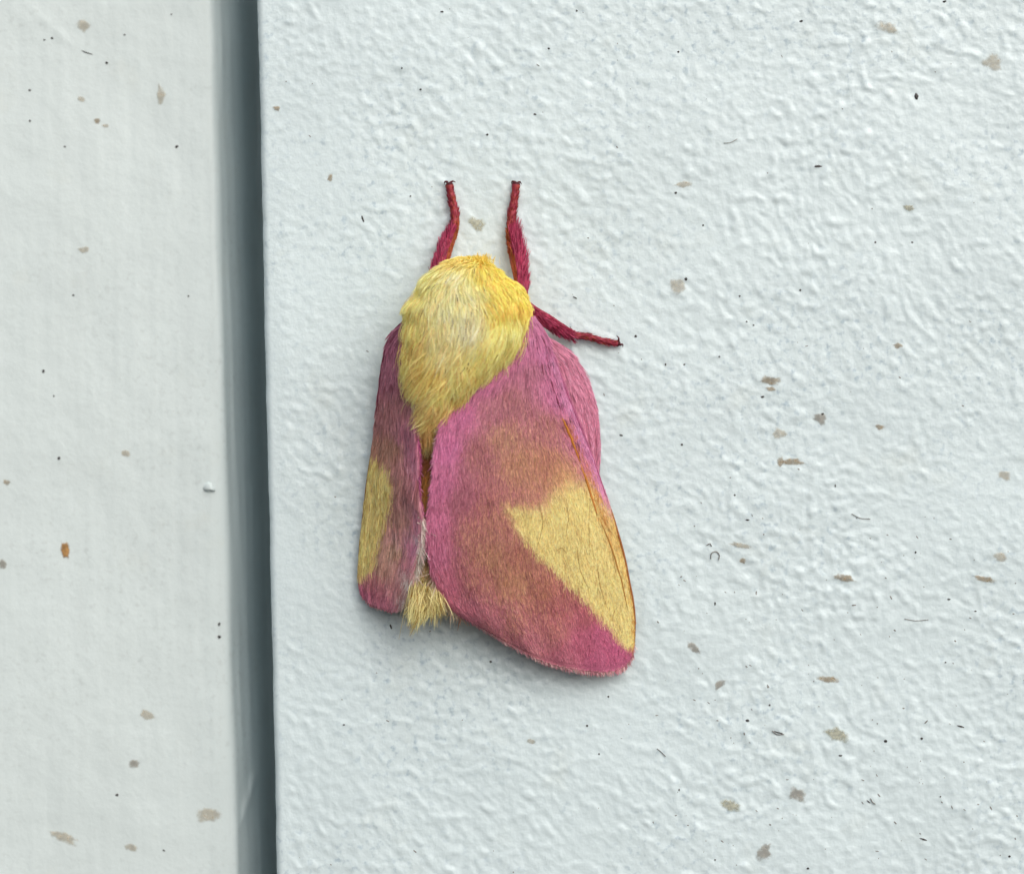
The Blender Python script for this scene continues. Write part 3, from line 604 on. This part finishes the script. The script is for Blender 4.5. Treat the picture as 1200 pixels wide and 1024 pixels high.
# ---- legs: shank, five-jointed foot, two claws, hair
def leg(label, shank, foot, foot_r, bristle, claws, hair_n, inner=(160, 82, 42)):
    ks = 26
    sp = spline(shank, ks); fp = spline(foot, 44)
    s = np.linspace(0, 1, 44); bead = 1 + .16 * np.abs(np.sin(s * math.pi * 5))**.6 - .08
    rf = np.interp(s, [0, .3, .85, .96, 1], [foot_r * 1.05, foot_r, foot_r * .82, foot_r * .95, foot_r * .5]) * bead
    path = np.concatenate([sp[:, :3], fp[1:, :3]]); rad = np.concatenate([np.stack([sp[:, 3], sp[:, 3] * .8], -1), np.stack([rf, rf * .85], -1)[1:]])
    V, F = tube_pts(path, rad, 10); x, y = V[:, 0], V[:, 1]
    side = bristle[1]; n1 = perlin(x / 6, y / 6, 91)
    inner = lin(inner); red = lin((158, 56, 74)); t_ = np.repeat(np.arange(len(path)) / len(path), 10); ang = np.tile(np.linspace(0, 2*np.pi, 10, endpoint=False), len(path))
    mx = sstep(-.2, .7, side * np.cos(ang)) * (.7 + .5 * n1) * (t_ < .52) + .45 * sstep(-.1, .6, n1) * (t_ >= .40); mx = np.clip(mx, 0, 1)[:, None]
    c = red * (1 - mx) + inner * mx; c = c * (1 + .2 * n1)[:, None]; c = np.where((t_ > .95)[:, None], lin((70, 18, 28)), c)
    o = own(mesh_obj('leg', world(V), F, M_skin, moth, c)); o['label'] = label
    for base_, mid, tip in claws:
        tip = np.array(base_) + (np.array(tip) - np.array(base_)) * .8; q = spline([base_, mid, tip], 7); r = np.interp(np.linspace(0, 1, 7), [0, 1], [1.8, .35]); Vc, Fc = tube_pts(q, np.stack([r, r], -1), 6)
        mesh_obj('claw', world(Vc), Fc, M_skin, o, np.tile(lin((78, 26, 36)), (len(Vc), 1)))
    # shank hair, combed towards the foot and out to one side
    n = hair_n; i = rng.integers(0, ks - 2, n); f_ = rng.random(n)[:, None]; c3 = sp[i, :3] * (1 - f_) + sp[i + 1, :3] * f_; rr = sp[i, 3]
    tan = norm(sp[i + 1, :3] - sp[i, :3]); sd_ = norm(np.cross(tan, np.array([0, 0, 1.]))); up = np.cross(sd_, tan); up = up * np.sign(up[:, 2:3])
    th = rng.uniform(-.3, np.pi + .3, n); rad_ = sd_ * np.cos(th)[:, None] + up * np.sin(th)[:, None]; root = c3 + rad_ * (rr * .85)[:, None]
    bias = -side * np.cos(th); ln = bristle[0] * rng.uniform(.6, 1.2, n) * (.7 + .3 * bias)
    pts = strands(root, tan + rad_ * .26 + sd_ * (-side * .10) + rng.normal(0, .09, (n, 3)), ln, 5, sag=.03)
    c = np.where((bias > -.45)[:, None], lin((178, 62, 100)), inner * 1.15) * rng.uniform(.6, 1.3, (n, 1))
    ribbons('leg_hair', pts, rng.uniform(.9, 1.6, n), rad_, c, M_fur, o, np.clip(c * 1.3 + .02, 0, .9))
    # stubble on the foot
    n = 130; i = rng.integers(0, 38, n); th = rng.uniform(-.2, np.pi + .2, n); tan = norm(fp[i + 1, :3] - fp[i, :3]); sd_ = norm(np.cross(tan, np.array([0, 0, 1.]))); up = np.cross(sd_, tan); up = up * np.sign(up[:, 2:3])
    rad_ = sd_ * np.cos(th)[:, None] + up * np.sin(th)[:, None]; pts = strands(fp[i, :3] + rad_ * (rf[i] * .9)[:, None], tan + rad_ * .35, rng.uniform(3, 6.5, n), 4)
    c = np.where(rng.random((n, 1)) < .3, lin((176, 84, 60)), lin((160, 58, 74))) * rng.uniform(.6, 1.2, (n, 1)); ribbons('leg_hair', pts, rng.uniform(.8, 1.3, n), rad_, c, M_fur, o)
    return o
# shank points: x, y, height, half width
leg('short front leg with crimson shank left of the head', [(508, 335, 44, 8.5), (517, 308, 30, 9), (523, 290, 20, 8), (529, 275, 13, 6.5), (533, 266, 10, 4.8)],
    [(533, 266, 10), (533, 250, 8.5), (529, 232, 7.5), (526, 214, 7)], 5.0, (12, -1), [((527, 215, 7), (531, 212.5, 7), (535.5, 213.5, 3)), ((525, 214, 7), (521.5, 213, 7), (519.5, 217, 3))], 900)
leg('front leg with thick bristly crimson shank right of the head', [(612, 345, 48, 7), (609, 322, 32, 8), (607, 304, 22, 10), (602, 284, 14, 8), (599, 268, 10, 5)],
    [(599, 268, 10), (600, 252, 8.5), (603, 232, 7.5), (605, 213, 7)], 5.0, (17, 1), [((606, 215, 7), (609.5, 213.5, 7), (612.5, 216.5, 3)), ((604, 214, 7), (600, 213, 7), (598.5, 216.5, 3))], 1300)
leg('crimson middle leg stretched out sideways above the right wing', [(606, 352, 60, 8), (626, 366, 38, 7), (642, 376, 26, 7.5), (658, 386, 16, 6.5), (673, 393, 10, 3.8)],
    [(673, 393, 10), (690, 395, 8), (708, 400, 7.5), (727, 403, 7)], 3.8, (11, 1), [((724, 402, 8), (725, 396, 9), (722, 391, 5)), ((726, 404, 7), (730, 404, 7), (730.5, 407, 3))], 900, (158, 52, 82))
